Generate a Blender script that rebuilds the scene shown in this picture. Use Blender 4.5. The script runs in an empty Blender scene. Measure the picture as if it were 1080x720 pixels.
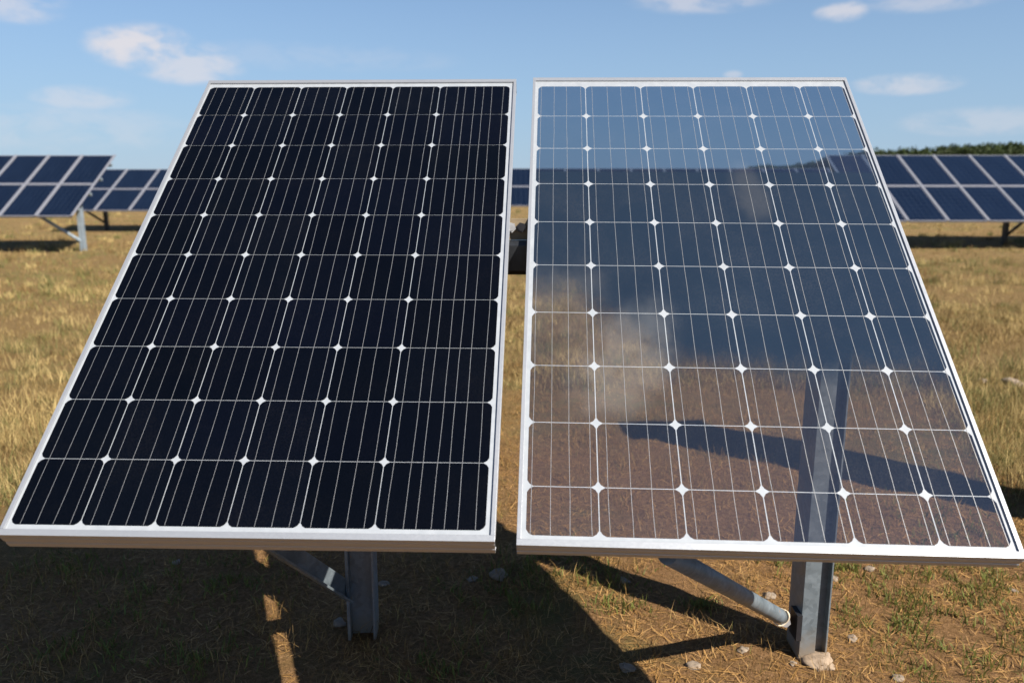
import bpy, bmesh, math, random
import numpy as np
from mathutils import Vector, Matrix, noise as mnoise

random.seed(7)
rng = np.random.default_rng(11)
C = bpy.context.scene.collection
SC = bpy.context.scene

# ------------------------------------------------------------------ camera
CAM_H = 1.45
PITCH = math.atan(175 / 850)
cam_d = bpy.data.cameras.new('camera')
cam_d.sensor_width = 36
cam_d.lens = 36 * 850 / 1080
cam_d.clip_start = 0.05
cam_d.clip_end = 6000
cam_d.dof.use_dof = True
cam_d.dof.focus_distance = 2.15
cam_d.dof.aperture_fstop = 3.1
cam = bpy.data.objects.new('camera', cam_d)
C.objects.link(cam)
cam.location = (0, 0, CAM_H)
cam.rotation_euler = (math.pi / 2 - PITCH, 0, 0)
SC.camera = cam

# ------------------------------------------------------------------ light
EXPOSURE = 1.15
SUN = Vector((0.86, -0.70, 1.0)).normalized()          # towards the sun
SUN_EL = math.asin(SUN.z)
SUN_AZ = math.atan2(SUN.x, SUN.y)                        # clockwise from +Y
sun_d = bpy.data.lights.new('sun', 'SUN')
sun_d.energy = 5.0
sun_d.angle = math.radians(0.53)
sun_d.color = (1.0, 0.93, 0.82)
sun = bpy.data.objects.new('sun', sun_d)
C.objects.link(sun)
sun.rotation_euler = SUN.to_track_quat('Z', 'Y').to_euler()
sun.location = SUN * 30

SC.view_settings.view_transform = 'Standard'
SC.view_settings.look = 'None'
SC.view_settings.exposure = EXPOSURE
SC.view_settings.gamma = 1
SC.view_settings.use_curve_mapping = False
SC.cycles.caustics_refractive = False
SC.cycles.caustics_reflective = False
SC.cycles.max_bounces = 10
SC.cycles.transparent_max_bounces = 16

world = bpy.data.worlds.new('World')
SC.world = world
world.use_nodes = True
SKY_STRENGTH = 0.055


def pix_dir(px, py):
    """direction of a point of the sky, from its place in the view"""
    d = Vector(((px - 540) / 850, (360 - py) / 850, -1)).normalized()
    return (cam.rotation_euler.to_matrix() @ d).normalized()


def build_world():
    nt = world.node_tree
    nt.nodes.clear()
    N = nt.nodes.new
    out = N('ShaderNodeOutputWorld')
    bg = N('ShaderNodeBackground')
    bg.inputs['Strength'].default_value = SKY_STRENGTH
    sky = N('ShaderNodeTexSky')
    sky.sky_type = 'NISHITA'
    sky.sun_disc = False
    sky.sun_elevation = SUN_EL
    sky.sun_rotation = SUN_AZ
    sky.altitude = 900
    sky.air_density = 1.0
    sky.dust_density = 0.1
    sky.ozone_density = 6.0
    tc = N('ShaderNodeTexCoord')
    no = N('ShaderNodeTexNoise')
    no.inputs['Scale'].default_value = 19
    no.inputs['Detail'].default_value = 9
    no.inputs['Roughness'].default_value = 0.62
    no.inputs['Distortion'].default_value = 0.35
    mp = N('ShaderNodeMapping')
    mp.inputs['Scale'].default_value = (1, 1, 2.2)
    nt.links.new(tc.outputs['Generated'], mp.inputs['Vector'])
    nt.links.new(mp.outputs['Vector'], no.inputs['Vector'])

    def math_(op, a, b=None, clamp=False):
        n = N('ShaderNodeMath')
        n.operation = op
        n.use_clamp = clamp
        for i, v in enumerate((a, b)):
            if v is None:
                continue
            if isinstance(v, (int, float)):
                n.inputs[i].default_value = v
            else:
                nt.links.new(v, n.inputs[i])
        return n.outputs[0]

    def dot(v):
        n = N('ShaderNodeVectorMath')
        n.operation = 'DOT_PRODUCT'
        nt.links.new(tc.outputs['Generated'], n.inputs[0])
        n.inputs[1].default_value = v
        return n.outputs['Value']

    # pale veil of thin high cloud, thickest towards the horizon
    sep = N('ShaderNodeSeparateXYZ')
    nt.links.new(tc.outputs['Generated'], sep.inputs[0])
    vr = N('ShaderNodeMapRange')
    vr.interpolation_type = 'SMOOTHSTEP'
    for k_, v_ in zip(('From Min', 'From Max', 'To Min', 'To Max'), (-0.05, 0.42, 0.86, 0.0)):
        vr.inputs[k_].default_value = v_
    nt.links.new(sep.outputs['Z'], vr.inputs['Value'])
    veil = N('ShaderNodeMix')
    veil.data_type = 'RGBA'
    nt.links.new(vr.outputs['Result'], veil.inputs['Factor'])
    nt.links.new(sky.outputs['Color'], veil.inputs['A'])
    veil.inputs['B'].default_value = tuple(c / SKY_STRENGTH / 2 ** EXPOSURE for c in (0.35, 0.505, 0.695)) + (1,)
    total = None
    bright = None
    for d, rx, ry, k in CLOUDS:
        r = d.cross(Vector((0, 0, 1))).normalized()
        u = r.cross(d).normalized()
        a = math_('DIVIDE', dot(r), rx)
        b = math_('DIVIDE', dot(u), ry)
        q = math_('ADD', math_('MULTIPLY', a, a), math_('MULTIPLY', b, b))
        g = math_('SUBTRACT', 1.0, q, True)
        g = math_('MULTIPLY', g, math_('GREATER_THAN', dot(d), 0.0))
        s = math_('MULTIPLY', g, math_('MULTIPLY_ADD', no.outputs['Fac'], 3.4))
        s.node.inputs[2].default_value = 0
        ma = s.node.inputs[1].links[0].from_node
        ma.inputs[2].default_value = -0.92
        mr = N('ShaderNodeMapRange')
        mr.interpolation_type = 'SMOOTHSTEP'
        mr.inputs['From Min'].default_value = 0.05
        mr.inputs['From Max'].default_value = 0.9
        nt.links.new(s, mr.inputs['Value'])
        t = math_('MULTIPLY', mr.outputs['Result'], k)
        total = t if total is None else math_('MAXIMUM', total, t)
        if d.y < 0:
            bright = t if bright is None else math_('MAXIMUM', bright, t)
    mix = N('ShaderNodeMix')
    mix.data_type = 'RGBA'
    nt.links.new(total, mix.inputs['Factor'])
    nt.links.new(veil.outputs['Result'], mix.inputs['A'])
    mix.inputs['B'].default_value = tuple(c / SKY_STRENGTH / 2 ** EXPOSURE for c in (0.80, 0.76, 0.78)) + (1,)
    # clouds behind the camera are brightened to show mirrored in the glass
    mix2 = N('ShaderNodeMix')
    mix2.data_type = 'RGBA'
    nt.links.new(bright, mix2.inputs['Factor'])
    nt.links.new(mix.outputs['Result'], mix2.inputs['A'])
    mix2.inputs['B'].default_value = tuple(c / SKY_STRENGTH / 2 ** EXPOSURE for c in (1.30, 1.34, 1.42)) + (1,)
    nt.links.new(mix2.outputs['Result'], bg.inputs['Color'])
    nt.links.new(bg.outputs[0], out.inputs[0])


# ------------------------------------------------------------------ panel planes
LEFT = dict(o=Vector((-1.0757, 1.565, 0.7165)), a=Vector((1.0402, -0.0334, 0.0009)), b=Vector((0.0501, 1.2864, 1.048)))
RIGHT = dict(o=Vector((0.009, 1.5507, 0.7007)), a=Vector((1.0267, -0.0507, -0.0049)), b=Vector((0.0617, 1.2682, 1.0694)))
for P in (LEFT, RIGHT):
    P['n'] = P['a'].cross(P['b']).normalized()
    P['W'] = P['a'].length
    P['L'] = P['b'].length


def reflect_dir(px, py, P=RIGHT):
    d = pix_dir(px, py)
    return (d - 2 * d.dot(P['n']) * P['n']).normalized()


CLOUDS = [
    (pix_dir(152, 50), 0.068, 0.030, 0.85),
    (pix_dir(196, 66), 0.075, 0.028, 0.6),
    (pix_dir(88, 104), 0.06, 0.016, 0.4),
    (pix_dir(12, 2), 0.06, 0.024, 0.5),
    (pix_dir(745, -4), 0.10, 0.022, 0.5),
    (pix_dir(888, 12), 0.034, 0.014, 0.65),
    (pix_dir(955, 89), 0.065, 0.014, 0.5),
    (pix_dir(985, 0), 0.08, 0.015, 0.4),
    (pix_dir(773, 79), 0.014, 0.006, 0.4),
    (pix_dir(1040, 128), 0.10, 0.018, 0.32),
    (pix_dir(60, 135), 0.16, 0.03, 0.22),
    (pix_dir(330, 60), 0.2, 0.02, 0.12),
    (reflect_dir(590, 330), 0.08, 0.09, 0.5),
    (reflect_dir(655, 385), 0.11, 0.07, 0.42),
    (reflect_dir(790, 204), 0.05, 0.024, 0.35),
    (Vector((-0.8, 0.3, 0.4)).normalized(), 0.3, 0.12, 0.9),
    (Vector((-0.7, -0.6, 0.35)).normalized(), 0.35, 0.12, 0.9),
    (Vector((0.9, 0.2, 0.3)).normalized(), 0.3, 0.1, 0.9),
]
build_world()


# ------------------------------------------------------------------ materials
def new_mat(name):
    m = bpy.data.materials.new(name)
    m.use_nodes = True
    nt = m.node_tree
    return m, nt, nt.nodes['Principled BSDF'], nt.nodes['Material Output']


def noise_node(nt, scale, detail=4, rough=0.55, vec=None, dist=0.0):
    n = nt.nodes.new('ShaderNodeTexNoise')
    n.inputs['Scale'].default_value = scale
    n.inputs['Detail'].default_value = detail
    n.inputs['Roughness'].default_value = rough
    n.inputs['Distortion'].default_value = dist
    if vec is not None:
        nt.links.new(vec, n.inputs['Vector'])
    return n


def ramp(nt, fac, stops):
    r = nt.nodes.new('ShaderNodeValToRGB')
    e = r.color_ramp.elements
    while len(e) < len(stops):
        e.new(0.5)
    for i, (p, c) in enumerate(stops):
        e[i].position = p
        e[i].color = tuple(c) + (1,) if len(c) == 3 else c
    nt.links.new(fac, r.inputs['Fac'])
    return r.outputs['Color']


def mixc(nt, fac, a, b, mode='MIX'):
    m = nt.nodes.new('ShaderNodeMix')
    m.data_type = 'RGBA'
    m.blend_type = mode
    for s, v in (('Factor', fac), ('A', a), ('B', b)):
        if hasattr(v, 'is_linked'):
            nt.links.new(v, m.inputs[s])
        elif isinstance(v, (int, float)):
            m.inputs[s].default_value = v
        else:
            m.inputs[s].default_value = tuple(v) + (1,)
    return m.outputs['Result']


def maprange(nt, val, a, b, c=0.0, d=1.0, smooth=True):
    n = nt.nodes.new('ShaderNodeMapRange')
    if smooth:
        n.interpolation_type = 'SMOOTHSTEP'
    for k, v in zip(('From Min', 'From Max', 'To Min', 'To Max'), (a, b, c, d)):
        n.inputs[k].default_value = v
    nt.links.new(val, n.inputs['Value'])
    return n.outputs['Result']


def mth(nt, op, a, b=None, clamp=False):
    n = nt.nodes.new('ShaderNodeMath')
    n.operation = op
    n.use_clamp = clamp
    for i, v in enumerate((a, b)):
        if v is None:
            continue
        if isinstance(v, (int, float)):
            n.inputs[i].default_value = v
        else:
            nt.links.new(v, n.inputs[i])
    return n.outputs[0]


def objco(nt):
    return nt.nodes.new('ShaderNodeTexCoord').outputs['Object']


def bump(nt, bsdf, height, strength, dist=0.01):
    b = nt.nodes.new('ShaderNodeBump')
    b.inputs['Strength'].default_value = strength
    b.inputs['Distance'].default_value = dist
    nt.links.new(height, b.inputs['Height'])
    nt.links.new(b.outputs['Normal'], bsdf.inputs['Normal'])


def mat_aluminium():
    m, nt, b, o = new_mat('anodised_aluminium')
    co = objco(nt)
    n = noise_node(nt, 9, 6, 0.6, co)
    nt.links.new(ramp(nt, n.outputs['Fac'], [(0.3, (0.37, 0.385, 0.41)), (0.7, (0.40, 0.415, 0.44))]), b.inputs['Base Color'])
    n2 = noise_node(nt, 160, 3, 0.6, co)
    nt.links.new(maprange(nt, n2.outputs['Fac'], 0.3, 0.7, 0.38, 0.44), b.inputs['Roughness'])
    b.inputs['Metallic'].default_value = 0.6
    return m


def mat_galv(name='galvanised_steel', tone=0.19, rust=True):
    m, nt, b, o = new_mat(name)
    co = objco(nt)
    v = nt.nodes.new('ShaderNodeTexVoronoi')
    v.inputs['Scale'].default_value = 70
    nt.links.new(co, v.inputs['Vector'])
    n = noise_node(nt, 14, 7, 0.65, co)
    c0 = ramp(nt, n.outputs['Fac'], [(0.25, (tone * .55, tone * .68, tone * .78)), (0.75, (tone * .9, tone * 1.06, tone * 1.2))])
    bw = nt.nodes.new('ShaderNodeRGBToBW')
    nt.links.new(v.outputs['Color'], bw.inputs[0])
    c1 = mixc(nt, 0.22, c0, bw.outputs[0], 'SOFT_LIGHT')
    if rust:
        n3 = noise_node(nt, 22, 6, 0.7, co)
        c1 = mixc(nt, maprange(nt, n3.outputs['Fac'], 0.66, 0.74, 0, 0.75), c1, (0.30, 0.13, 0.045))
        # dust thrown up on the foot of the post
        sp = nt.nodes.new('ShaderNodeSeparateXYZ')
        nt.links.new(nt.nodes.new('ShaderNodeNewGeometry').outputs['Position'], sp.inputs[0])
        z = mth(nt, 'ADD', sp.outputs['Z'], mth(nt, 'MULTIPLY', n.outputs['Fac'], 0.16))
        c1 = mixc(nt, maprange(nt, z, 0.06, 0.20, 0.7, 0.0), c1, (0.30, 0.22, 0.14))
    nt.links.new(c1, b.inputs['Base Color'])
    b.inputs['Metallic'].default_value = 0.3
    nt.links.new(maprange(nt, n.outputs['Fac'], 0.3, 0.7, 0.38, 0.6), b.inputs['Roughness'])
    bump(nt, b, n.outputs['Fac'], 0.12, 0.004)
    return m


def mat_simple(name, col, rough=0.6, metal=0.0, var=0.25, scale=30, spec=0.5):
    m, nt, b, o = new_mat(name)
    n = noise_node(nt, scale, 5, 0.6, objco(nt))
    lo = tuple(c * (1 - var) for c in col)
    hi = tuple(min(1, c * (1 + var)) for c in col)
    nt.links.new(ramp(nt, n.outputs['Fac'], [(0.3, lo), (0.7, hi)]), b.inputs['Base Color'])
    b.inputs['Roughness'].default_value = rough
    b.inputs['Metallic'].default_value = metal
    b.inputs['Specular IOR Level'].default_value = spec
    return m


def uvco(nt):
    n = nt.nodes.new('ShaderNodeUVMap')
    n.uv_map = 'panel'
    return n.outputs['UV']


def dust(nt, scale=5.0):
    """thin patchy film of dust on the glass, 0..1"""
    co = objco(nt)
    a = noise_node(nt, scale, 8, 0.7, co, 0.4)
    f = noise_node(nt, 260, 2, 0.6, co)
    return mth(nt, 'MULTIPLY', maprange(nt, a.outputs['Fac'], 0.35, 0.75), maprange(nt, f.outputs['Fac'], 0.35, 0.7))


def mat_dark_cell():
    m, nt, b, o = new_mat('dark_textured_cell_glass')
    n = noise_node(nt, 420, 2, 0.5, objco(nt))
    c = ramp(nt, n.outputs['Fac'], [(0.3, (0.0006, 0.0010, 0.0022)), (0.7, (0.0014, 0.0021, 0.0046))])
    c = mixc(nt, mth(nt, 'MULTIPLY', dust(nt), 0.005), c, (0.5, 0.45, 0.4))
    ta_ = nt.nodes.new('ShaderNodeAttribute')
    ta_.attribute_name = 'tint'
    c = mixc(nt, 1.0, c, ta_.outputs['Color'], 'MULTIPLY')
    nt.links.new(c, b.inputs['Base Color'])
    b.inputs['Roughness'].default_value = 0.22
    b.inputs['IOR'].default_value = 1.28
    b.inputs['Specular IOR Level'].default_value = 0.5
    return m


def mat_clear_cell():
    """see-through glass; an invented blue layer paints a mirrored dark band across middle rows"""
    m, nt, b, o = new_mat('see_through_glass_painted_band')
    L = nt.links
    uv = uvco(nt)
    sp = nt.nodes.new('ShaderNodeSeparateXYZ')
    L.new(uv, sp.inputs[0])
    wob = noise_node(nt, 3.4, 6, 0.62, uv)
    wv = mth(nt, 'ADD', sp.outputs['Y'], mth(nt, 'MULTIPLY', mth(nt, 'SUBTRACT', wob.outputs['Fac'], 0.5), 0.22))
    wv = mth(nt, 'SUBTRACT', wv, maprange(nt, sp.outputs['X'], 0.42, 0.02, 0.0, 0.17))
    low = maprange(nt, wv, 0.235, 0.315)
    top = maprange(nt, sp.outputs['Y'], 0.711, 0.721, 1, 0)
    film = mth(nt, 'MULTIPLY', low, top)  # invented layer: mirrored dark band put into the glass colour, no real film
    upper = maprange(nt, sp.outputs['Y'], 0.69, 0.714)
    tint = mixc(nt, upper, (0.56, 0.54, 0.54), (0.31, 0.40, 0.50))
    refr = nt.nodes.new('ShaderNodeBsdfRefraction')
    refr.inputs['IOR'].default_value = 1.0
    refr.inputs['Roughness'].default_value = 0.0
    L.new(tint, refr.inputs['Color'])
    n = noise_node(nt, 4, 4, 0.5, uv)
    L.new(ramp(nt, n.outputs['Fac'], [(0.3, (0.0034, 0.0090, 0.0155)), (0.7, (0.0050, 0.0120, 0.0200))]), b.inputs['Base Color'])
    b.inputs['Roughness'].default_value = 0.35
    b.inputs['Specular IOR Level'].default_value = 0.0
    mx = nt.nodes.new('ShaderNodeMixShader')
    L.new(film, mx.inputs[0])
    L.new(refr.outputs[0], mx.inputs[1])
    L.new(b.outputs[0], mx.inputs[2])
    # patchy dust, plus an even pale haze painted over the glass
    df = nt.nodes.new('ShaderNodeBsdfDiffuse')
    df.inputs['Color'].default_value = (0.5, 0.45, 0.4, 1)
    md = nt.nodes.new('ShaderNodeMixShader')
    L.new(mth(nt, 'MULTIPLY_ADD', dust(nt), 0.03), md.inputs[0])
    md.inputs[0].links[0].from_node.inputs[2].default_value = 0.010
    L.new(mx.outputs[0], md.inputs[1])
    L.new(df.outputs[0], md.inputs[2])
    gl = nt.nodes.new('ShaderNodeBsdfGlossy')
    gl.inputs['Roughness'].default_value = 0.02
    gl.inputs['Color'].default_value = (1, 1, 1, 1)
    fr = nt.nodes.new('ShaderNodeFresnel')
    fr.inputs['IOR'].default_value = 1.85
    fin = nt.nodes.new('ShaderNodeMixShader')
    L.new(mth(nt, 'MULTIPLY', fr.outputs[0], 1.85, True), fin.inputs[0])
    L.new(md.outputs[0], fin.inputs[1])
    L.new(gl.outputs[0], fin.inputs[2])
    L.new(fin.outputs[0], o.inputs['Surface'])
    return m


def mat_backsheet():
    m, nt, b, o = new_mat('white_backsheet_under_glass')
    n = noise_node(nt, 40, 4, 0.6, objco(nt))
    nt.links.new(ramp(nt, n.outputs['Fac'], [(0.3, (0.25, 0.27, 0.295)), (0.7, (0.30, 0.32, 0.345))]), b.inputs['Base Color'])
    b.inputs['Roughness'].default_value = 0.5
    b.inputs['Coat Weight'].default_value = 1.0
    b.inputs['Coat Roughness'].default_value = 0.03
    return m


def mat_module():
    """dark blue polycrystalline face of the far modules: cell lines every 1/6 by 1/9"""
    m, nt, b, o = new_mat('blue_module_glass')
    uv = uvco(nt)
    sp = nt.nodes.new('ShaderNodeSeparateXYZ')
    nt.links.new(uv, sp.inputs[0])
    fx = mth(nt, 'FRACT', mth(nt, 'MULTIPLY', sp.outputs['X'], 6.0))
    fy = mth(nt, 'FRACT', mth(nt, 'MULTIPLY', sp.outputs['Y'], 9.0))
    lx = mth(nt, 'LESS_THAN', mth(nt, 'ABSOLUTE', mth(nt, 'SUBTRACT', fx, 0.5)), 0.47)
    ly = mth(nt, 'LESS_THAN', mth(nt, 'ABSOLUTE', mth(nt, 'SUBTRACT', fy, 0.5)), 0.465)
    cell = mth(nt, 'MULTIPLY', lx, ly)
    n = noise_node(nt, 3.0, 4, 0.6, objco(nt))
    c = ramp(nt, n.outputs['Fac'], [(0.3, (0.0025, 0.0055, 0.015)), (0.7, (0.0042, 0.0085, 0.021))])
    c = mixc(nt, cell, (0.016, 0.024, 0.042), c)
    nt.links.new(c, b.inputs['Base Color'])
    b.inputs['Roughness'].default_value = 0.12
    b.inputs['IOR'].default_value = 1.4
    return m


def mat_attr(name, rough=0.75, trans=0.25, spec=0.25):
    m, nt, b, o = new_mat(name)
    a = nt.nodes.new('ShaderNodeAttribute')
    a.attribute_name = 'tint'
    nt.links.new(a.outputs['Color'], b.inputs['Base Color'])
    b.inputs['Roughness'].default_value = rough
    b.inputs['Specular IOR Level'].default_value = spec
    if trans:
        t = nt.nodes.new('ShaderNodeBsdfTranslucent')
        nt.links.new(a.outputs['Color'], t.inputs['Color'])
        mx = nt.nodes.new('ShaderNodeMixShader')
        mx.inputs[0].default_value = trans
        nt.links.new(b.outputs[0], mx.inputs[1])
        nt.links.new(t.outputs[0], mx.inputs[2])
        nt.links.new(mx.outputs[0], o.inputs['Surface'])
    return m


def mat_ground():
    m, nt, b, o = new_mat('dry_field_soil')
    co = objco(nt)
    big = noise_node(nt, 0.55, 6, 0.6, co, 0.3)
    mid = noise_node(nt, 3.1, 7, 0.65, co, 0.2)
    fine = noise_node(nt, 60, 8, 0.7, co)
    vfine = noise_node(nt, 240, 4, 0.7, co)
    soil = ramp(nt, fine.outputs['Fac'], [(0.28, (0.08, 0.036, 0.014)), (0.5, (0.25, 0.126, 0.054)), (0.72, (0.42, 0.245, 0.125))])
    straw = ramp(nt, vfine.outputs['Fac'], [(0.3, (0.09, 0.055, 0.021)), (0.5, (0.19, 0.122, 0.048)), (0.72, (0.32, 0.22, 0.098))])
    green = ramp(nt, vfine.outputs['Fac'], [(0.3, (0.06, 0.06, 0.02)), (0.7, (0.20, 0.18, 0.06))])
    sp = nt.nodes.new('ShaderNodeSeparateXYZ')
    nt.links.new(co, sp.inputs[0])
    # trodden bare soil round the two posts, straw beyond
    dx = mth(nt, 'DIVIDE', mth(nt, 'SUBTRACT', sp.outputs['X'], 0.2), 2.3)
    dy = mth(nt, 'DIVIDE', mth(nt, 'SUBTRACT', sp.outputs['Y'], 2.0), 2.2)
    rr = mth(nt, 'ADD', mth(nt, 'MULTIPLY', dx, dx), mth(nt, 'MULTIPLY', dy, dy))
    rr = mth(nt, 'ADD', rr, mth(nt, 'MULTIPLY', mth(nt, 'SUBTRACT', mid.outputs['Fac'], 0.5), 1.6))
    bare = maprange(nt, rr, 0.55, 1.5, 0.72, 0.05)
    bare = mth(nt, 'MULTIPLY', bare, maprange(nt, fine.outputs['Fac'], 0.25, 0.6, 0.6, 1.0))
    col = mixc(nt, bare, straw, soil)
    gm = mth(nt, 'MULTIPLY', maprange(nt, big.outputs['Fac'], 0.46, 0.62), maprange(nt, mid.outputs['Fac'], 0.40, 0.6))
    col = mixc(nt, mth(nt, 'MULTIPLY', gm, 0.75), col, green)
    nt.links.new(col, b.inputs['Base Color'])
    b.inputs['Roughness'].default_value = 0.95
    b.inputs['Specular IOR Level'].default_value = 0.15
    h = mth(nt, 'ADD', fine.outputs['Fac'], mth(nt, 'MULTIPLY', vfine.outputs['Fac'], 0.45))
    bump(nt, b, h, 1.0, 0.022)
    return m


def mat_stone(name, col):
    m, nt, b, o = new_mat(name)
    co = objco(nt)
    n = noise_node(nt, 28, 8, 0.7, co)
    nt.links.new(ramp(nt, n.outputs['Fac'], [(0.3, tuple(c * .6 for c in col)), (0.7, tuple(min(1, c * 1.25) for c in col))]), b.inputs['Base Color'])
    b.inputs['Roughness'].default_value = 0.9
    bump(nt, b, n.outputs['Fac'], 0.6, 0.01)
    return m


M = dict(alu=mat_aluminium(), galv=mat_galv(), galv_far=mat_galv('weathered_steel', 0.3, False), dark=mat_simple('black_coated_steel', (0.018, 0.020, 0.024), 0.35, 0.3),
         bolt=mat_simple('bolt_steel', (0.36, 0.36, 0.37), 0.35, 0.3, 0.2, 40), bolt_black=mat_simple('black_bolt_steel', (0.03, 0.03, 0.035), 0.35, 0.5),
         cell=mat_dark_cell(), clear=mat_clear_cell(), back=mat_backsheet(), module=mat_module(),
         wire=mat_simple('tinned_ribbon', (0.24, 0.245, 0.255), 0.45, 0.4, 0.15, 60),
         modframe=mat_simple('module_frame_metal', (0.20, 0.205, 0.235), 0.45, 0.2, 0.1), rear=mat_simple('grey_module_back', (0.3, 0.3, 0.31), 0.6),
         ground=mat_ground(), grass=mat_attr('dry_grass'), straw=mat_attr('fallen_straw', 0.7, 0.1), weed=mat_attr('green_weed', 0.6, 0.3),
         leaf=mat_attr('tree_leaf', 0.7, 0.25), concrete=mat_stone('rough_concrete', (0.27, 0.20, 0.14)), wire_tie=mat_simple('pale_twine', (0.6, 0.5, 0.36), 0.8),
         stone=mat_stone('pale_stone', (0.22, 0.17, 0.125)), bracket=mat_simple('grass_toned_plate', (0.20, 0.15, 0.09), 0.6, 0.2))


# ------------------------------------------------------------------ mesh helpers
class MB:
    def __init__(self):
        self.v, self.f, self.m, self.uv = [], [], [], []

    def quad(self, a, b, c, d, mi=0, uv=None):
        i = len(self.v)
        self.v += [tuple(a), tuple(b), tuple(c), tuple(d)]
        self.f.append((i, i + 1, i + 2, i + 3))
        self.m.append(mi)
        self.uv.append(uv or [(0, 0), (1, 0), (1, 1), (0, 1)])

    def poly(self, pts, mi=0, uv=None):
        i = len(self.v)
        self.v += [tuple(p) for p in pts]
        self.f.append(tuple(range(i, i + len(pts))))
        self.m.append(mi)
        self.uv.append(uv or [(0, 0)] * len(pts))

    def frame_box(self, o, x, y, z, mi=0):
        """box with corner o and edge vectors x, y, z (right handed)"""
        o, x, y, z = map(Vector, (o, x, y, z))
        i = len(self.v)
        self.v += [tuple(p) for p in (o, o + x, o + x + y, o + y, o + z, o + x + z, o + x + y + z, o + y + z)]
        for f in ((3, 2, 1, 0), (4, 5, 6, 7), (0, 1, 5, 4), (1, 2, 6, 5), (2, 3, 7, 6), (3, 0, 4, 7)):
            self.f.append(tuple(i + k for k in f))
            self.m.append(mi)
            self.uv.append([(0, 0)] * 4)

    def box(self, cx, cy, cz, sx, sy, sz, mi=0):
        self.frame_box((cx - sx / 2, cy - sy / 2, cz - sz / 2), (sx, 0, 0), (0, sy, 0), (0, 0, sz), mi)

    def prism(self, prof, base, ex, ey, ez, mi=0):
        """closed 2-d profile in (ex, ey) swept along ez"""
        base, ex, ey, ez = map(Vector, (base, ex, ey, ez))
        n = len(prof)
        i = len(self.v)
        for k in (0, 1):
            for (p, q) in prof:
                self.v.append(tuple(base + ex * p + ey * q + ez * k))
        for k in range(n):
            j = (k + 1) % n
            self.f.append((i + k, i + j, i + n + j, i + n + k))
            self.m.append(mi)
            self.uv.append([(0, 0)] * 4)
        for f in (tuple(i + n - 1 - k for k in range(n)), tuple(i + n + k for k in range(n))):
            self.f.append(f)
            self.m.append(mi)
            self.uv.append([(0, 0)] * n)

    def tube(self, pts, r, seg=16, mi=0, cap=True):
        pts = [Vector(p) for p in pts]
        rs = r if isinstance(r, (list, tuple)) else [r] * len(pts)
        i = len(self.v)
        up = None
        for k, p in enumerate(pts):
            t = (pts[min(k + 1, len(pts) - 1)] - pts[max(k - 1, 0)]).normalized()
            if up is None:
                up = t.orthogonal().normalized()
            up = (up - t * up.dot(t)).normalized()
            s = t.cross(up)
            for q in range(seg):
                an = 2 * math.pi * q / seg
                self.v.append(tuple(p + (up * math.cos(an) + s * math.sin(an)) * rs[k]))
        for k in range(len(pts) - 1):
            for q in range(seg):
                q2 = (q + 1) % seg
                self.f.append((i + k * seg + q, i + k * seg + q2, i + (k + 1) * seg + q2, i + (k + 1) * seg + q))
                self.m.append(mi)
                self.uv.append([(0, 0)] * 4)
        if cap:
            e = i + (len(pts) - 1) * seg
            for f in (tuple(i + seg - 1 - q for q in range(seg)), tuple(e + q for q in range(seg))):
                self.f.append(f)
                self.m.append(mi)
                self.uv.append([(0, 0)] * seg)

    def build(self, name, mats, parent=None, bevel=0.0, smooth=False, origin=None):
        me = bpy.data.meshes.new(name)
        org = Vector(origin) if origin is not None else (parent.matrix_world.translation if parent is not None else Vector((0, 0, 0)))
        me.from_pydata([tuple(Vector(v) - org) for v in self.v], [], self.f)
        for mm in (mats if isinstance(mats, (list, tuple)) else [mats]):
            me.materials.append(mm)
        me.polygons.foreach_set('material_index', self.m)
        ul = me.uv_layers.new(name='panel')
        flat = []
        for u in self.uv:
            for p in u:
                flat += [p[0], p[1]]
        ul.data.foreach_set('uv', flat)
        if smooth:
            me.polygons.foreach_set('use_smooth', [True] * len(me.polygons))
        ob = bpy.data.objects.new(name, me)
        C.objects.link(ob)
        if parent is not None:
            ob.parent = parent
        else:
            ob.location = org
        if bevel:
            bm = bmesh.new()
            bm.from_mesh(me)
            bmesh.ops.remove_doubles(bm, verts=bm.verts, dist=1e-5)
            bmesh.ops.recalc_face_normals(bm, faces=bm.faces)
            ed = [e for e in bm.edges if len(e.link_faces) == 2 and e.calc_face_angle(0) > 0.6]
            bmesh.ops.bevel(bm, geom=ed, offset=bevel, segments=2, affect='EDGES', profile=0.6, clamp_overlap=True)
            bm.to_mesh(me)
            bm.free()
        return ob


def tag(o, label=None, cat=None, group=None, kind=None):
    for k, v in (('label', label), ('category', cat), ('group', group), ('kind', kind)):
        if v:
            o[k] = v
    return o


def empty(name, loc):
    e = bpy.data.objects.new(name, None)
    e.empty_display_size = 0.2
    C.objects.link(e)
    e.location = loc
    e.matrix_world = Matrix.Translation(Vector(loc))
    return e


def smoothmix(a, b, t):
    t = min(1, max(0, (t - a) / (b - a)))
    return t * t * (3 - 2 * t)


# ------------------------------------------------------------------ ground
def ground_h(x, y):
    """gentle swells, clods and hollows, dying out with distance"""
    d = math.hypot(x, y - 2.5)
    k = 1 / (1 + (d / 9) ** 2)
    h = mnoise.fractal(Vector((x * 0.7, y * 0.7, 3.1)), 0.9, 2.0, 4) * 0.022
    h += mnoise.fractal(Vector((x * 5.5, y * 5.5, 7.7)), 0.8, 2.1, 4) * 0.009 * k
    return h


def ground_arr(x, y):
    return np.array([ground_h(a, b) for a, b in zip(x, y)])


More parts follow.
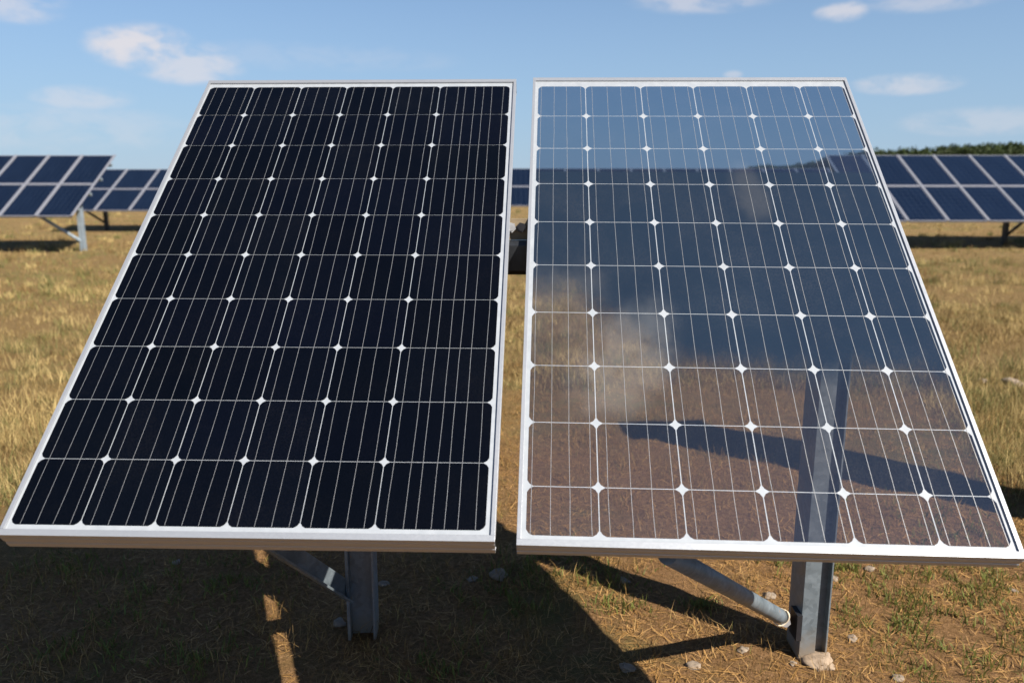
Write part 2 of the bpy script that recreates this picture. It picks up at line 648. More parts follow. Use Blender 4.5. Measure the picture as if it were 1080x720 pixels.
def build_ground():
    def axis(n, near, far, c):
        t = np.linspace(-1, 1, n)
        s = np.sinh(t * far) / np.sinh(far)
        return c + s * near
    xs = axis(321, 2500, 8.9, 0.2)
    ys = axis(321, 2500, 8.9, 2.9)
    nx, ny = len(xs), len(ys)
    v = np.zeros((nx * ny, 3))
    X, Y = np.meshgrid(xs, ys, indexing='ij')
    v[:, 0] = X.ravel()
    v[:, 1] = Y.ravel()
    near = (np.abs(v[:, 0]) < 60) & (np.abs(v[:, 1]) < 70)
    v[near, 2] = ground_arr(v[near, 0], v[near, 1])
    i = np.arange((nx - 1) * (ny - 1))
    a = (i // (ny - 1)) * ny + i % (ny - 1)
    f = np.stack([a, a + ny, a + ny + 1, a + 1], 1)
    me = bpy.data.meshes.new('ground')
    me.from_pydata(v.tolist(), [], f.tolist())
    me.polygons.foreach_set('use_smooth', np.ones(len(f), bool))
    me.materials.append(M['ground'])
    ob = bpy.data.objects.new('ground', me)
    C.objects.link(ob)
    ob['kind'] = 'structure'
    return ob


build_ground()


def ground_at(px, py):
    """where a ray through this point of the view meets the ground"""
    d = pix_dir(px, py)
    t = -CAM_H / d.z
    return Vector((d.x * t, d.y * t, 0))


# ------------------------------------------------------------------ the two big panels
def panel_pt(P, u, v, w=0.0):
    return P['o'] + P['a'] * u + P['b'] * v + P['n'] * w


def cell_outline(u0, u1, v0, v1, cu, cv):
    """cell with cut, slightly rounded corners, counter clockwise"""
    k = 0.38
    return [(u0 + cu, v0), (u1 - cu, v0), (u1 - cu * k, v0 + cv * k), (u1, v0 + cv), (u1, v1 - cv), (u1 - cu * k, v1 - cv * k),
            (u1 - cu, v1), (u0 + cu, v1), (u0 + cu * k, v1 - cv * k), (u0, v1 - cv), (u0, v0 + cv), (u0 + cu * k, v0 + cv * k)]


def big_panel(P, label, cols, rows, bars, thick, cellmat, base, chamfer, gap, ribbon):
    root = empty('photovoltaic_module', base)
    tag(root, label, 'solar panel', 'two large solar panels on posts')
    W, L = P['W'], P['L']
    gx, gy = gap[0] / W, gap[1] / L
    wg = -0.0045                                            # glass level under the raised lip
    lu, lb, lt = 0.009 / W, 0.0145 / L, 0.016 / L
    # frame: four lengths butted at the corners, each a profile with a lip, outer wall with two ribs
    fr = MB()

    def bar(u0, v0, u1, v1, inward, lip, thick=thick):
        """profile: outer wall plus lip, along the edge from (u0,v0) to (u1,v1)"""
        A, B = panel_pt(P, u0, v0), panel_pt(P, u1, v1)
        inn, n = inward, P['n']
        prof = [(0, 0), (lip, 0), (lip, -0.006), (0.004, -0.006), (0.004, -thick + 0.002), (lip - .0005, -thick + 0.002), (lip - .0005, -thick),
                (0, -thick), (0, -thick * 0.72), (0.0016, -thick * 0.69), (0.0016, -thick * 0.56), (0, -thick * 0.53), (0, -thick * 0.30), (0.0012, -thick * 0.27), (0.0012, -thick * 0.22), (0, -thick * 0.19)]
        fr.prism(prof, A, inn, n, B - A)
    ah, bh = P['a'].normalized(), P['b'].normalized()
    bar(0, 0, 1, 0, bh, lb * L)
    bar(1, 1, 0, 1, -bh, lt * L, thick if cellmat is M['cell'] else 0.020)
    bar(0, 1 - lt - .0001, 0, lb + .0001, ah, lu * W, 0.028)
    bar(1, lb + .0001, 1, 1 - lt - .0001, -ah, lu * W, 0.028)
    fo = fr.build('frame', M['alu'], root, bevel=0.0007)
    # corner fill pieces under the short butt ends are part of the frame lip
    ce = MB()
    cu, cv = chamfer / W, chamfer / L
    grid_u = list(zip(cols[:-1], cols[1:]))
    grid_v = list(zip(rows[:-1], rows[1:]))
    holes = []
    for (a, b) in grid_u:
        for (c, d) in grid_v:
            pts = cell_outline(a + gx, b - gx, c + gy, d - gy, cu, cv)
            ce.poly([panel_pt(P, u, v, wg) for u, v in pts], 0, pts)
    co_ = ce.build('cell_grid', cellmat, root)
    at = co_.data.color_attributes.new('tint', 'FLOAT_COLOR', 'CORNER')
    tints = []
    for pl in co_.data.polygons:
        k = random.uniform(.72, 1.15)
        tints += [k, k, k * random.uniform(.9, 1.2), 1.0] * len(pl.vertices)
    at.data.foreach_set('color', tints)
    # white sheet: the margin, the gaps and the corner diamonds between the cells
    bs = MB()
    z = wg - (0.0008 if cellmat is M['cell'] else 0.00015)
    if cellmat is M['cell']:
        bs.quad(*[panel_pt(P, u, v, z) for u, v in ((lu * .6, lb * .6), (1 - lu * .6, lb * .6), (1 - lu * .6, 1 - lt * .6), (lu * .6, 1 - lt * .6))])
    else:
        u0, u1, v0, v1 = lu * .6, 1 - lu * .6, lb * .6, 1 - lt * .6
        A, B, Cc, D = cols[0] + gx, cols[-1] - gx, rows[0] + gy, rows[-1] - gy

        def rect(p, q, r, s):
            bs.quad(*[panel_pt(P, u, v, z) for u, v in ((p, r), (q, r), (q, s), (p, s))])
        rect(u0, u1, v0, Cc)
        rect(u0, u1, D, v1)
        rect(u0, A, Cc, D)
        rect(B, u1, Cc, D)
        for c in cols[1:-1]:
            rect(c - gx, c + gx, Cc, D)
        for r in rows[1:-1]:
            us = [A] + [x for c in cols[1:-1] for x in (c - gx, c + gx)] + [B]
            for k in range(0, len(us), 2):
                rect(us[k], us[k + 1], r - gy, r + gy)
        kk = 0.38
        for (a, b) in grid_u:
            for (c, d) in grid_v:
                for (x, y, sx, sy) in ((a + gx, c + gy, 1, 1), (b - gx, c + gy, -1, 1), (b - gx, d - gy, -1, -1), (a + gx, d - gy, 1, -1)):
                    tri = [(x, y), (x + sx * cu, y), (x + sx * cu * kk, y + sy * cv * kk), (x, y + sy * cv)]
                    if sx * sy < 0:
                        tri.reverse()
                    bs.poly([panel_pt(P, u, v, z) for u, v in tri])
    bs.build('backsheet', M['back'], root)
    # busbar ribbons, never perfectly straight
    bb = MB()
    hw = ribbon / W
    for ci, (a, b) in enumerate(grid_u):
        for fct in bars(ci):
            uc = a + (b - a) * fct
            vs = np.linspace(rows[0] + gy * 2, rows[-1] - gy * 2, 41)
            wob = [uc + (mnoise.noise(Vector((uc * 60, v * 9, ci))) * 0.0016 + mnoise.noise(Vector((uc * 90, v * 26, 5))) * 0.0007) / W for v in vs]
            for k in range(len(vs) - 1):
                bb.quad(panel_pt(P, wob[k] - hw, vs[k], wg + .0005), panel_pt(P, wob[k] + hw, vs[k], wg + .0005),
                        panel_pt(P, wob[k + 1] + hw, vs[k + 1], wg + .0005), panel_pt(P, wob[k + 1] - hw, vs[k + 1], wg + .0005))
    bb.build('busbar', M['wire'], root)
    return root


LROWS = [0.0158, 0.1127, 0.2100, 0.3070, 0.4033, 0.5010, 0.5976, 0.6935, 0.7900, 0.8850, 0.9794]
LCOLS = [0.0130, 0.1582, 0.3105, 0.4580, 0.6065, 0.7580, 0.9810]
RROWS = [0.0145, 0.0840, 0.1832, 0.2815, 0.3835, 0.4838, 0.5845, 0.6818, 0.7800, 0.8772, 0.9740]
RCOLS = [0.0172, 0.1686, 0.3445, 0.5110, 0.6783, 0.8455, 0.9850]
l_base = ground_at(385, 664)
r_base = ground_at(856, 694)
left = big_panel(LEFT, 'large solar panel with near black cells, one wider column on its inner side', LCOLS, LROWS,
                 lambda c: (.094, .26, .37, .51, .625, .745, .905) if c == 5 else (.15, .385, .62, .86), 0.055, M['cell'], l_base, 0.0115, (.0009, .0008), .00045)
right = big_panel(RIGHT, 'large see-through glass solar panel mirroring the sky, brown field showing through its lower rows', RCOLS, RROWS,
                  lambda c: (.07, .34, .60, .90) if c == 0 else ((.12, .39, .64, .895) if c < 5 else (.12, .40, .68, .945)), 0.045, M['clear'], r_base, 0.0135, (.0011, .0008), .00052)


# opaque rear sheet of the left panel keeps the daylight out
def rear_sheet(P, root, wz):
    r = MB()
    r.quad(*[panel_pt(P, u, v, wz) for u, v in ((.01, .99), (.99, .99), (.99, .01), (.01, .01))])
    return r.build('rear_sheet', M['rear'], root)


rear_sheet(LEFT, left, -0.0085)


def plane_z(P, x, y):
    """height of the panel's top face above the point x, y"""
    n, o = P['n'], P['o']
    return o.z - (n.x * (x - o.x) + n.y * (y - o.y)) / n.z


RAIL_Y, RAIL_Z, RAIL_S = 2.315, 1.222, 0.096


def post_profile_open(w, d, t):
    """lipped channel open to the front: two side flanges and a web set back"""
    return [(-w / 2, 0), (-w / 2 + t * 1.6, 0), (-w / 2 + t * 1.6, d * .45), (w / 2 - t * 1.2, d * .45), (w / 2 - t * 1.2, 0), (w / 2, 0), (w / 2, d), (w / 2 - t, d),
            (w / 2 - t, d * .45 + t), (-w / 2 + t, d * .45 + t), (-w / 2 + t, d), (-w / 2, d)]


# left post: web facing the viewer
p = MB()
lp = l_base
ltop = RAIL_Z - RAIL_S / 2 - 0.002
p.prism(post_profile_open(0.088, 0.09, 0.006), (lp.x, RAIL_Y + .015, -0.08), (1, 0.04, 0), (-0.04, 1, 0), (0, 0, ltop + .08))
p.build('post', M['galv'], left, bevel=0.001)
# right post: broad front flange on its left, groove, thin right lip
p = MB()
rp = r_base
prof = [(-.044, 0), (.004, 0), (.004, .028), (.036, .028), (.036, .002), (.041, .002), (.041, .112), (-.044, .112)]
p.prism(prof, (rp.x, rp.y - .01, -0.08), (1, 0.0, 0), (0.0, 1, 0), (0, 0, ltop + .08))
p.build('post', M['galv'], right, bevel=0.001)

# left brace: flat angle bar down from the lower rail to the foot of the post
def bar_between(a, b, w, t, mat, name, parent, lip=0.0):
    a, b = Vector(a), Vector(b)
    d = (b - a)
    ez = d.normalized()
    side = ez.cross(Vector((0, -0.35, 1))).normalized()
    nrm = side.cross(ez).normalized()
    mb = MB()
    pr = [(-t / 2, -w / 2), (t / 2, -w / 2), (t / 2, w / 2), (-t / 2, w / 2)]
    if lip:
        pr = [(0, -w / 2), (lip, -w / 2), (lip, -w / 2 + t), (t, -w / 2 + t), (t, w / 2), (0, w / 2)]
    mb.prism(pr, a, side, nrm, d)
    return mb.build(name, mat, parent, bevel=0.0012)


bar_between((-0.72, 1.74, 0.735), (lp.x - .046, RAIL_Y + .04, 0.155), 0.056, 0.007, M['galv'], 'brace', left, 0.04)
lr = MB()
lr.frame_box(panel_pt(LEFT, .06, .055, -.093), LEFT['a'] * .88, LEFT['b'] * .024, LEFT['n'] * .037)
lr.build('lower_rail', M['galv'], left)

# right brace: round tube, pinched on to a bracket bolted to the post
ta, tb = Vector((0.335, 1.607, 0.652)), Vector((rp.x - .100, rp.y + 0.01, 0.135))
tube = MB()
pts = [ta.lerp(tb, t) for t in (0, .5, .96, 1.0)]
tube.tube(pts, [.0225, .0225, .0225, .0215], 28)
tb_o = tube.build('brace', M['galv'], right, smooth=False)
tb_o.data.polygons.foreach_set('use_smooth', [len(q.vertices) == 4 for q in tb_o.data.polygons])
ln = MB()
dirv = (tb - ta).normalized()
ln.tube([tb, tb + dirv * .055], [.017, .012], 14)
ln.box(rp.x - .052, rp.y + .012, 0.112, .016, .06, .085)
ln.build('brace_bracket', M['bolt_black'], right, bevel=0.001)
bo = MB()
bo.tube([tb + dirv * .02 + Vector((0, -.03, 0)), tb + dirv * .02 + Vector((0, -.012, 0))], .016, 6)
bo.build('bolt', M['bolt'], right)
tw = MB()
side = dirv.orthogonal().normalized()
up = dirv.cross(side)
ring = []
for k in range(25):
    an = 2 * math.pi * k / 24
    ring.append(tb - dirv * (.004 + .006 * math.sin(an * 2 + 1)) + (side * math.cos(an) + up * math.sin(an)) * (.0245 + .0025 * math.sin(an * 3)))
tw.tube(ring, .0028, 6)
tw.build('twine', M['wire_tie'], right, smooth=True)
# dusty concrete collar at the foot of the right post
bm = bmesh.new()
bmesh.ops.create_icosphere(bm, subdivisions=4, radius=1)
for v in bm.verts:
    k = 1 + 0.28 * mnoise.fractal(v.co * 1.6, 0.9, 2, 4)
    v.co = Vector((v.co.x * .052 * k, v.co.y * .05 * k, max(-.04, v.co.z * .022 * k)))
me = bpy.data.meshes.new('footing')
bm.to_mesh(me)
bm.free()
me.materials.append(M['concrete'])
me.polygons.foreach_set('use_smooth', [True] * len(me.polygons))
ft = bpy.data.objects.new('footing', me)
C.objects.link(ft)
ft.parent = right
ft.location = (0.012, -.012, 0.003)
# black torque rail that runs behind both panels, with added plate and bolts in the gap
rail = empty('mounting_rail', (0, RAIL_Y, 0))
tag(rail, 'black square steel rail joining both big panels, bolts seen in the gap', 'rail')
rb = MB()
s = RAIL_S / 2
c = .012
prof = [(-s + c, -s), (s - c, -s), (s, -s + c), (s, s - c), (s - c, s), (-s + c, s), (-s, s - c), (-s, -s + c)]
rb.prism(prof, (-.98, RAIL_Y, RAIL_Z), (0, 1, 0), (0, 0, 1), (1.95, 0, 0))
rb.build('rail_tube', M['dark'], rail, bevel=.002)
br = MB()
br.box(0.010, RAIL_Y - .012, RAIL_Z + s + .031, .075, .006, .06)
br.build('added_plate', M['bracket'], rail, bevel=.001)  # plate added behind the bolts, toned like the grass beyond
for bx, mt in ((-.003, M['bolt']), (.026, M['bolt_black'])):
    b1 = MB()
    b1.tube([(bx, RAIL_Y - .016, RAIL_Z + s + .036), (bx, RAIL_Y - .030, RAIL_Z + s + .036)], .0145, 6)
    b1.tube([(bx, RAIL_Y - .029, RAIL_Z + s + .036), (bx, RAIL_Y - .034, RAIL_Z + s + .036)], .009, 12)
    b1.build('bolt', mt, rail)


# ------------------------------------------------------------------ far arrays
def far_table(label, corner, xdir, slope, ncol, mw, mh, gap, foot_offsets, brace_sign, post_mat, back_d):
    """corner: lower left corner of the glass plane; slope: unit vector up the plane"""
    corner, xdir, slope = Vector(corner), Vector(xdir).normalized(), Vector(slope).normalized()
    n = xdir.cross(slope).normalized()
    root = empty('solar_array', (corner.x, corner.y, 0))
    tag(root, label, 'solar array', 'solar arrays across the field')
    cm, fm = None, None
    for r in range(2):
        for cidx in range(ncol):
            o = corner + xdir * (cidx * (mw + gap)) + slope * (r * (mh + gap))
            if cm is None:
                g = MB()
                e = .022
                g.quad(o + xdir * e + slope * e + n * .001, o + xdir * (mw - e) + slope * e + n * .001, o + xdir * (mw - e) + slope * (mh - e) + n * .001, o + xdir * e + slope * (mh - e) + n * .001)
                g.quad(o + slope * mh - n * .03, o + xdir * mw + slope * mh - n * .03, o + xdir * mw - n * .03, o - n * .03, 1)
                cm = g.build('module', [M['module'], M['rear']], root, origin=o)
                cm.location = o - Vector(root.location)
                f = MB()
                for (p0, px, py) in ((o, xdir * mw, slope * e), (o + slope * (mh - e), xdir * mw, slope * e), (o + slope * e, xdir * e, slope * (mh - 2 * e)), (o + slope * e + xdir * (mw - e), xdir * e, slope * (mh - 2 * e))):
                    f.frame_box(p0 - n * .035, px, py, n * .038)
                fm = f.build('module_frame', M['modframe'], cm, origin=o)
                fm.location = (0, 0, 0)
            else:
                c2 = cm.copy()
                C.objects.link(c2)
                c2.parent = root
                c2.location = o - Vector(root.location)
                f2 = fm.copy()
                C.objects.link(f2)
                f2.parent = c2
    total = ncol * (mw + gap)
    # purlins under the modules, joints covered by pale battens between the columns
    pu = MB()
    for t in (0.25, 0.75, 1.25, 1.75):
        pu.frame_box(corner + slope * (mh * t) - n * .09, xdir * total, slope * .05, n * .05)
    pu.build('purlin', M['galv_far'], root)
    for cidx in range(ncol + 1):
        b = MB()
        b.frame_box(corner + xdir * (cidx * (mw + gap) - gap * .5 - .022) + n * .004, xdir * .044, slope * (2 * mh + gap), n * .012)
        b.build('batten', M['modframe'], root)
    b = MB()
    b.frame_box(corner + slope * (mh + gap * .5 - .017) + n * .0025, xdir * (total - gap), slope * .034, n * .0105)
    b.build('cross_batten', M['modframe'], root)
    for off in foot_offsets:
        for yy, half in ((back_d, 1),):
            t = yy / max(slope.y, .1)
            top = corner + xdir * off + slope * t - n * .09
            b = MB()
            b.box(top.x, top.y, top.z / 2 - .05, .085, .11, top.z + .1)
            b.build('post', post_mat, root, bevel=.004)
            b2 = MB()
            a = Vector((top.x, top.y - .02, .18))
            e2 = corner + xdir * (off + brace_sign * 0.55) + slope * max(.15, t - .5) - n * .1
            b2.tube([a, e2], .032, 8)
            b2.build('brace', post_mat, root)
    return root


def at_depth(px, py, y):
    """point of the view at ground distance y"""
    d = pix_dir(px, py)
    return Vector((0, 0, CAM_H)) + d * (y / d.y)


def slope_of(el, lean=0.0):
    return Vector((lean, math.cos(math.radians(el)), math.sin(math.radians(el))))


# right-hand row
yb = 16.0
c = at_depth(905, 233, yb)
mh = 1.36
c = at_depth(959, 233, yb)
far_table('blue solar array with a treeline just above it, beside the glass panel', (c.x - 1 * .80, c.y, c.z), (1, 0, 0), slope_of(28.5), 9, .76, mh, .035, (3.5, 6.6), 1, M['dark'], 1.25)
# left-hand near row
c = at_depth(78, 228, 15.2)
far_table('blue solar array at the field edge standing on a pale post with slanted brace', (c.x - 8 * .685, c.y, c.z), (1, 0.0, 0), slope_of(31), 8, .65, 1.10, .032, (1.8, 5.28), -1, M['galv_far'], .55)
# left-hand second row
c = at_depth(100, 222, 21.0)
far_table('blue solar array half hidden behind the nearer array left of the dark panel', (c.x - .9, c.y, c.z), (1, 0.0, 0), slope_of(27), 9, .86, 1.14, .035, (.7, 4.2, 7.0), -1, M['dark'], .9)
# row seen through the gap
c = at_depth(545, 217, 24.0)
far_table('grey blue solar array glimpsed through the gap between both big panels', (c.x - 2.6, c.y, c.z), (1, 0.0, 0), slope_of(29), 12, 1.0, 1.10, .035, (1.0, 4.0, 8.0), 1, M['dark'], .9)


# ------------------------------------------------------------------ blades of grass and leaves as meshes
def mesh_np(name, verts, faces_flat, loop_tot, colors, mat, kind=None):
    me = bpy.data.meshes.new(name)
    nv, nf = len(verts), len(loop_tot)
    me.vertices.add(nv)
    me.vertices.foreach_set('co', verts.astype(np.float32).ravel())
    me.loops.add(len(faces_flat))
    me.loops.foreach_set('vertex_index', faces_flat.astype(np.int32))
    me.polygons.add(nf)
    st = np.concatenate([[0], np.cumsum(loop_tot)[:-1]])
    me.polygons.foreach_set('loop_start', st.astype(np.int32))
    me.update(calc_edges=True)
    at = me.color_attributes.new('tint', 'FLOAT_COLOR', 'POINT')
    at.data.foreach_set('color', np.c_[colors, np.ones(nv)].astype(np.float32).ravel())
    me.materials.append(mat)
    ob = bpy.data.objects.new(name, me)
    C.objects.link(ob)
    if kind:
        ob['kind'] = kind
    return ob


def fast_h(x, y):
    return ground_arr(x, y)


def blades(name, x, y, h, w, lean, cols, mat, z=None):
    """bent tapering blades, 5 verts each"""
    n = len(x)
    if z is None:
        z = fast_h(x, y)
    az = rng.uniform(0, 2 * np.pi, n)
    fa = rng.uniform(0, 2 * np.pi, n)
    sx, sy = np.cos(fa) * w / 2, np.sin(fa) * w / 2
    lx, ly = np.cos(az) * lean * h, np.sin(az) * lean * h
    up = h * np.sqrt(np.clip(1 - lean ** 2 * .8, .05, 1))
    b = np.stack([x, y, z - .004], 1)
    mid = b + np.stack([lx * .3, ly * .3, up * .55], 1)
    tip = b + np.stack([lx, ly, up], 1)
    s = np.stack([sx, sy, np.zeros(n)], 1)
    V = np.stack([b - s, b + s, mid + s * .8, mid - s * .8, tip], 1).reshape(-1, 3)
    i = np.arange(n)[:, None] * 5
    F = np.concatenate([i + np.array([[0, 1, 2, 3]]), i + np.array([[3, 2, 4]])], 1).ravel()
    lt = np.tile([4, 3], n)
    return mesh_np(name, V, F, lt, np.repeat(cols, 5, 0), mat, 'stuff')


def patch(x, y, f, seed):
    return np.array([mnoise.noise(Vector((a * f, b * f, seed))) for a, b in zip(x, y)]) * .5 + .5


def straw_cols(n, g=None):
    base = np.array([[.29, .20, .074], [.22, .145, .052], [.40, .295, .13], [.13, .083, .033]])
    c = base[rng.choice(4, n, p=[.4, .28, .2, .12])] * rng.uniform(.75, 1.2, (n, 1))
    if g is not None:
        gc = np.array([.16, .165, .05]) * rng.uniform(.7, 1.3, (n, 1))
        c = np.where((rng.uniform(0, 1, n) < g)[:, None], gc, c)
    return np.clip(c, 0, .9)


def sample_view(n, y0, y1, margin=1.12, power=1.0):
    """points on the field in the wedge the camera looks into, evenly spread over the picture"""
    # uniform in 1/y  ->  constant density in the picture rows
    t = rng.uniform(0, 1, n)
    iy = (1 / y0 ** power) + (1 / y1 ** power - 1 / y0 ** power) * t
    y = iy ** (-1 / power)
    half = (y * .98 + .3) * 540 / 850 * margin + .5
    x = rng.uniform(-1, 1, n) * half
    return x, y


def build_grass():
    # standing dry grass of the field, beyond the panels
    n = 260000
    x, y = sample_view(n, 3.3, 75, 1.12, 1.0)
    pd = patch(x, y, .45, 2.0) * .55 + patch(x, y, 1.9, 9.0) * .45
    keep = rng.uniform(0, 1, n) < np.clip((pd - .22) * 2.1, .12, 1) * np.clip((y - 2.6) / 1.6, .15, 1)
    worn = (x > -.5) & (x < 2.2 + (y - 3) * .25) & (y < 5.4 + .8 * (patch(x, y, 1.1, 77.) - .5))
    keep &= ~worn | (rng.uniform(0, 1, n) < .22)
    x, y, pd, worn = x[keep], y[keep], pd[keep], worn[keep]
    n = len(x)
    g = np.clip((patch(x, y, .35, 21.) * .6 + patch(x, y, 1.3, 22.) * .4 - .43) * 3.4, .03, .75)
    h = rng.uniform(.03, .10, n) * (.25 + 2.6 * np.clip(pd - .2, 0, 1) ** 1.5) * np.clip(y / 5, .7, 1.25) * np.where(worn, .5, 1)
    w = np.clip(.0011 * y * .55, .0022, .03)
    blades('dry_grass', x, y, h, w, rng.uniform(.25, .95, n), straw_cols(n, g), M['grass'])
    # taller tufts standing out of the sward
    k = 5200
    cx, cy = sample_view(k, 3.4, 45, 1.12, 1.0)
    pd = patch(cx, cy, .5, 51.)
    keep = rng.uniform(0, 1, k) < np.clip((pd - .3) * 3.2, .05, 1)
    keep &= ~((cx > -.5) & (cx < 2.2 + (cy - 3) * .25) & (cy < 5.4))
    cx, cy = cx[keep], cy[keep]
    k = len(cx)
    m = 34
    hb = rng.uniform(.07, .19, k)
    kind = rng.choice(3, k, p=[.62, .22, .16])
    tone = np.array([[.42, .315, .135], [.135, .135, .045], [.17, .105, .040]])[kind] * rng.uniform(.8, 1.25, (k, 1))
    x = (cx[:, None] + rng.normal(0, .055, (k, m))).ravel()
    y = (cy[:, None] + rng.normal(0, .055, (k, m))).ravel()
    h = (hb[:, None] * rng.uniform(.4, 1.1, (k, m))).ravel()
    w = np.clip(.00055 * y, .0022, .018)
    col = np.repeat(tone, m, 0) * rng.uniform(.7, 1.3, (k * m, 1))
    blades('grass_tufts', x, y, h, w, rng.uniform(.15, .9, k * m), col, M['grass'])
    # short dry stubble in the trodden foreground
    n = 52000
    x = rng.uniform(-2.3, 3.0, n)
    y = rng.uniform(1.6, 5.0, n)
    pd = patch(x, y, 3.2, 5.0) * .6 + patch(x, y, 8, 8.0) * .4
    keep = rng.uniform(0, 1, n) < np.clip((pd - .42) * 4.0, .04, 1)
    x, y, pd = x[keep], y[keep], pd[keep]
    n = len(x)
    h = rng.uniform(.02, .075, n) * (.5 + pd)
    blades('stubble', x, y, h, rng.uniform(.0013, .0026, n), rng.uniform(.2, .95, n), straw_cols(n, np.full(n, .10)) * np.array([1.05, .92, .82]), M['grass'])
    # fallen straw, lying flat
    n = 115000
    x = rng.uniform(-2.4, 3.1, n)
    y = 1.6 + 4.6 * rng.uniform(0, 1, n) ** 1.25
    pd = patch(x, y, 2.6, 31.) * .6 + patch(x, y, 7, 33.) * .4
    keep = rng.uniform(0, 1, n) < np.clip((pd - .30) * 2.6, .1, 1)
    x, y = x[keep], y[keep]
    n = len(x)
    z = fast_h(x, y) + rng.uniform(.001, .007, n)
    L = rng.uniform(.008, .038, n)
    a = rng.uniform(0, np.pi, n)
    w = rng.uniform(.0006, .0014, n)
    d = np.stack([np.cos(a) * L, np.sin(a) * L, rng.normal(0, .0035, n)], 1)
    s = np.stack([-np.sin(a) * w, np.cos(a) * w, np.zeros(n)], 1)
    c = np.stack([x, y, z], 1)
    bend = s * rng.normal(0, 3.5, (n, 1))
    V = np.stack([c - d - s, c - d + s, c + bend + s, c + bend - s, c + d + s * .4, c + d - s * .4], 1).reshape(-1, 3)
    i = np.arange(n)[:, None] * 6
    F = np.concatenate([i + np.array([[0, 3, 2, 1]]), i + np.array([[3, 5, 4, 2]])], 1).ravel()
    mesh_np('straw_litter', V, F, np.tile([4, 4], n), np.clip(np.repeat(straw_cols(n), 6, 0) * np.array([1.15, .92, .78]), 0, .8), M['straw'], 'stuff')
    # green weeds hugging the soil
    cx, cy, cr = [], [], []
    spots = [(930, 620, .22), (1000, 610, .25), (1050, 600, .2), (960, 650, .16), (1040, 640, .2), (915, 655, .12), (1060, 690, .2), (985, 700, .16), (890, 600, .08),
             (630, 610, .16), (655, 640, .12), (600, 585, .1), (560, 600, .14), (500, 620, .14), (540, 640, .12), (160, 620, .22), (60, 600, .2), (250, 610, .2), (210, 690, .16), (460, 700, .14), (100, 680, .2), (820, 600, .08), (740, 640, .07), (1000, 560, .3), (1060, 520, .3)]
    P = []
    for px, py, r in spots:
        g = ground_at(px, py)
        k = int(2600 * r)
        P.append(np.stack([g.x + rng.normal(0, r * .55, k), g.y + rng.normal(0, r * .5, k)], 1))
    P = np.concatenate(P)
    x, y = P[:, 0], P[:, 1]
    keep = patch(x, y, 11, 3.) > .47
    x, y = x[keep], y[keep]
    n = len(x)
    c = np.array([.105, .125, .032]) * rng.uniform(.6, 1.5, (n, 1)) + np.array([.05, .03, .0]) * rng.uniform(0, 1, (n, 1))
    blades('green_weeds', x, y, rng.uniform(.012, .055, n), rng.uniform(.0022, .0055, n), rng.uniform(.2, .95, n), c, M['weed'])


build_grass()


# ------------------------------------------------------------------ far treeline on the right
def build_treeline():
    V, cols = [], []
    D = 170
    for k in range(80):
        px = 800 + k * 5.6 + random.uniform(-4, 4)
        t = (px - 800) / 300
        yy = D + random.uniform(-8, 14)
        top_px = 159.5 - 8 * smoothmix(.35, 1.0, t) - random.uniform(-.8, 1.1) + 16 * (1 - smoothmix(.1, .42, t))
        tp = at_depth(px, top_px, yy)
        H = tp.z
        R = random.uniform(2.6, 4.2)
        n = 1100
        u = rng.normal(0, 1, (n, 3))
        u /= np.linalg.norm(u, axis=1)[:, None]
        rad = rng.uniform(.55, 1, n) ** .5
        lob = 1 + .3 * np.array([mnoise.noise(Vector((a * 2.2 + k * 9, b * 2.2, c * 2.2))) for a, b, c in u])
        ctr = np.array([tp.x, yy, H * .52])
        pos = ctr + u * (rad * lob)[:, None] * np.array([R, R, H * .5])
        s = rng.uniform(.16, .42, n)
        e1 = rng.normal(0, 1, (n, 3))
        e1 /= np.linalg.norm(e1, axis=1)[:, None]
        e2 = np.cross(e1, rng.normal(0, 1, (n, 3)))
        e2 /= np.linalg.norm(e2, axis=1)[:, None]
        q = np.stack([pos - e1 * s[:, None], pos + e2 * s[:, None] * .6, pos + e1 * s[:, None], pos - e2 * s[:, None] * .6], 1)
        V.append(q.reshape(-1, 3))
        base = np.array([.032, .050, .015]) * random.uniform(.75, 1.25) + np.array([.006, .004, 0]) * random.random()
        cols.append(np.repeat(base * rng.uniform(.6, 1.4, (n, 1)), 4, 0))
    V = np.concatenate(V)
    cols = np.concatenate(cols)
    nf = len(V) // 4
    ob = mesh_np('treeline', V, np.arange(nf * 4), np.full(nf, 4), cols, M['leaf'], 'stuff')
    return ob


build_treeline()

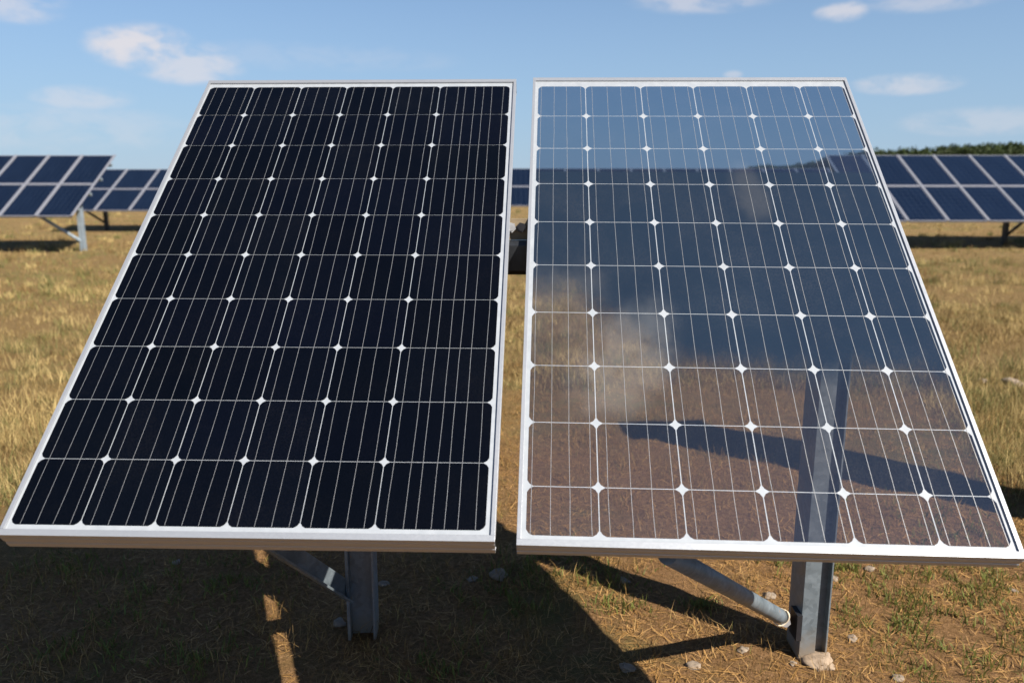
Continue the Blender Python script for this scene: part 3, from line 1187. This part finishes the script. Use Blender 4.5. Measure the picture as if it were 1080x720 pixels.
# ------------------------------------------------------------------ stones
STONES = [
    (878, 612, .024, 'small pale stone beside the right-hand post, just below the frame'),
    (811, 631, .026, 'pale flat stone between the round brace and the right-hand post'),
    (917, 601, .022, 'pale stone close under the glass panel frame, right of its post'),
    (1069, 621, .018, 'small white stone among green weeds at the frame edge'),
    (899, 672, .022, 'brown stone lying right of the concrete footing'),
    (947, 714, .020, 'stone at the bottom edge of the view, right of the footing'),
    (836, 701, .014, 'little stone touching the foot of the right-hand post'),
    (783, 688, .020, 'pale stone just left of the shadow foot of the brace'),
    (731, 704, .026, 'flat sunlit stone in bare soil below the brace shadow'),
    (662, 707, .028, 'broad pale stone by the edge of the dark shadow'),
    (659, 615, .024, 'pale stone in straw left of the round brace'),
    (526, 608, .040, 'large pale stone in shadow beneath the gap between the panels'),
    (498, 611, .022, 'stone in shadow beside the larger pale stone'),
    (404, 617, .022, 'stone in shadow just right of the left-hand post'),
    (358, 657, .026, 'stone lying at the left side of the left-hand post foot'),
    (186, 594, .018, 'small stone in deep shade under the dark panel'),
    (1036, 402, .045, 'pale field rock right of the glass panel, the smaller of two'),
    (1068, 405, .085, 'large pale field rock lying in grass right of the glass panel'),
]
for i, (px, py, r, lab) in enumerate(STONES):
    r *= .8
    g = ground_at(px, py)
    bm = bmesh.new()
    bmesh.ops.create_icosphere(bm, subdivisions=3, radius=1)
    off = Vector((i * 3.7, i * 1.3, 0))
    for v in bm.verts:
        k = 1 + .42 * mnoise.fractal(v.co * 1.1 + off, .8, 2, 3)
        v.co = Vector((v.co.x * k * r * 1.15, v.co.y * k * r * .9, v.co.z * k * r * .5))
    me = bpy.data.meshes.new('stone')
    bm.to_mesh(me)
    bm.free()
    me.materials.append(M['stone'])
    if i % 3:
        me.polygons.foreach_set('use_smooth', [True] * len(me.polygons))
    ob = bpy.data.objects.new('stone', me)
    C.objects.link(ob)
    ob.location = (g.x, g.y, ground_h(g.x, g.y) + r * .12)
    ob.rotation_euler = (0, 0, random.uniform(0, 6))
    tag(ob, lab, 'stone', 'stones on the ground')

# ------------------------------------------------------------------ unseen cabinet, added to cast a shadow band behind the glass panel
cab = empty('added_shade_cabinet', (2.52, 3.22, 0))
tag(cab, 'added unseen cabinet on a plinth, casting the shadow band behind the glass panel', 'cabinet')
b = MB()
b.box(2.52, 3.22, .28, .36, .20, .64)
b.build('plinth', M['concrete'], cab, bevel=.01)
b = MB()
b.box(2.52, 3.22, 1.225, .44, .24, 1.23)
b.build('shade_body', M['rear'], cab, bevel=.006)
b = MB()
b.box(2.52, 3.092, 1.225, .40, .012, 1.15)
d = b.build('door', M['rear'], cab, bevel=.004)
b = MB()
b.box(2.67, 3.078, .98, .02, .014, .11)
b.build('handle', M['bolt_black'], d, bevel=.003, origin=(2.52, 3.22, 0))
b = MB()
b.frame_box((2.27, 3.05, 1.845), (.50, 0, 0), (0, .33, .03), (0, 0, .012))
b.build('rain_hood', M['galv'], cab, bevel=.003)
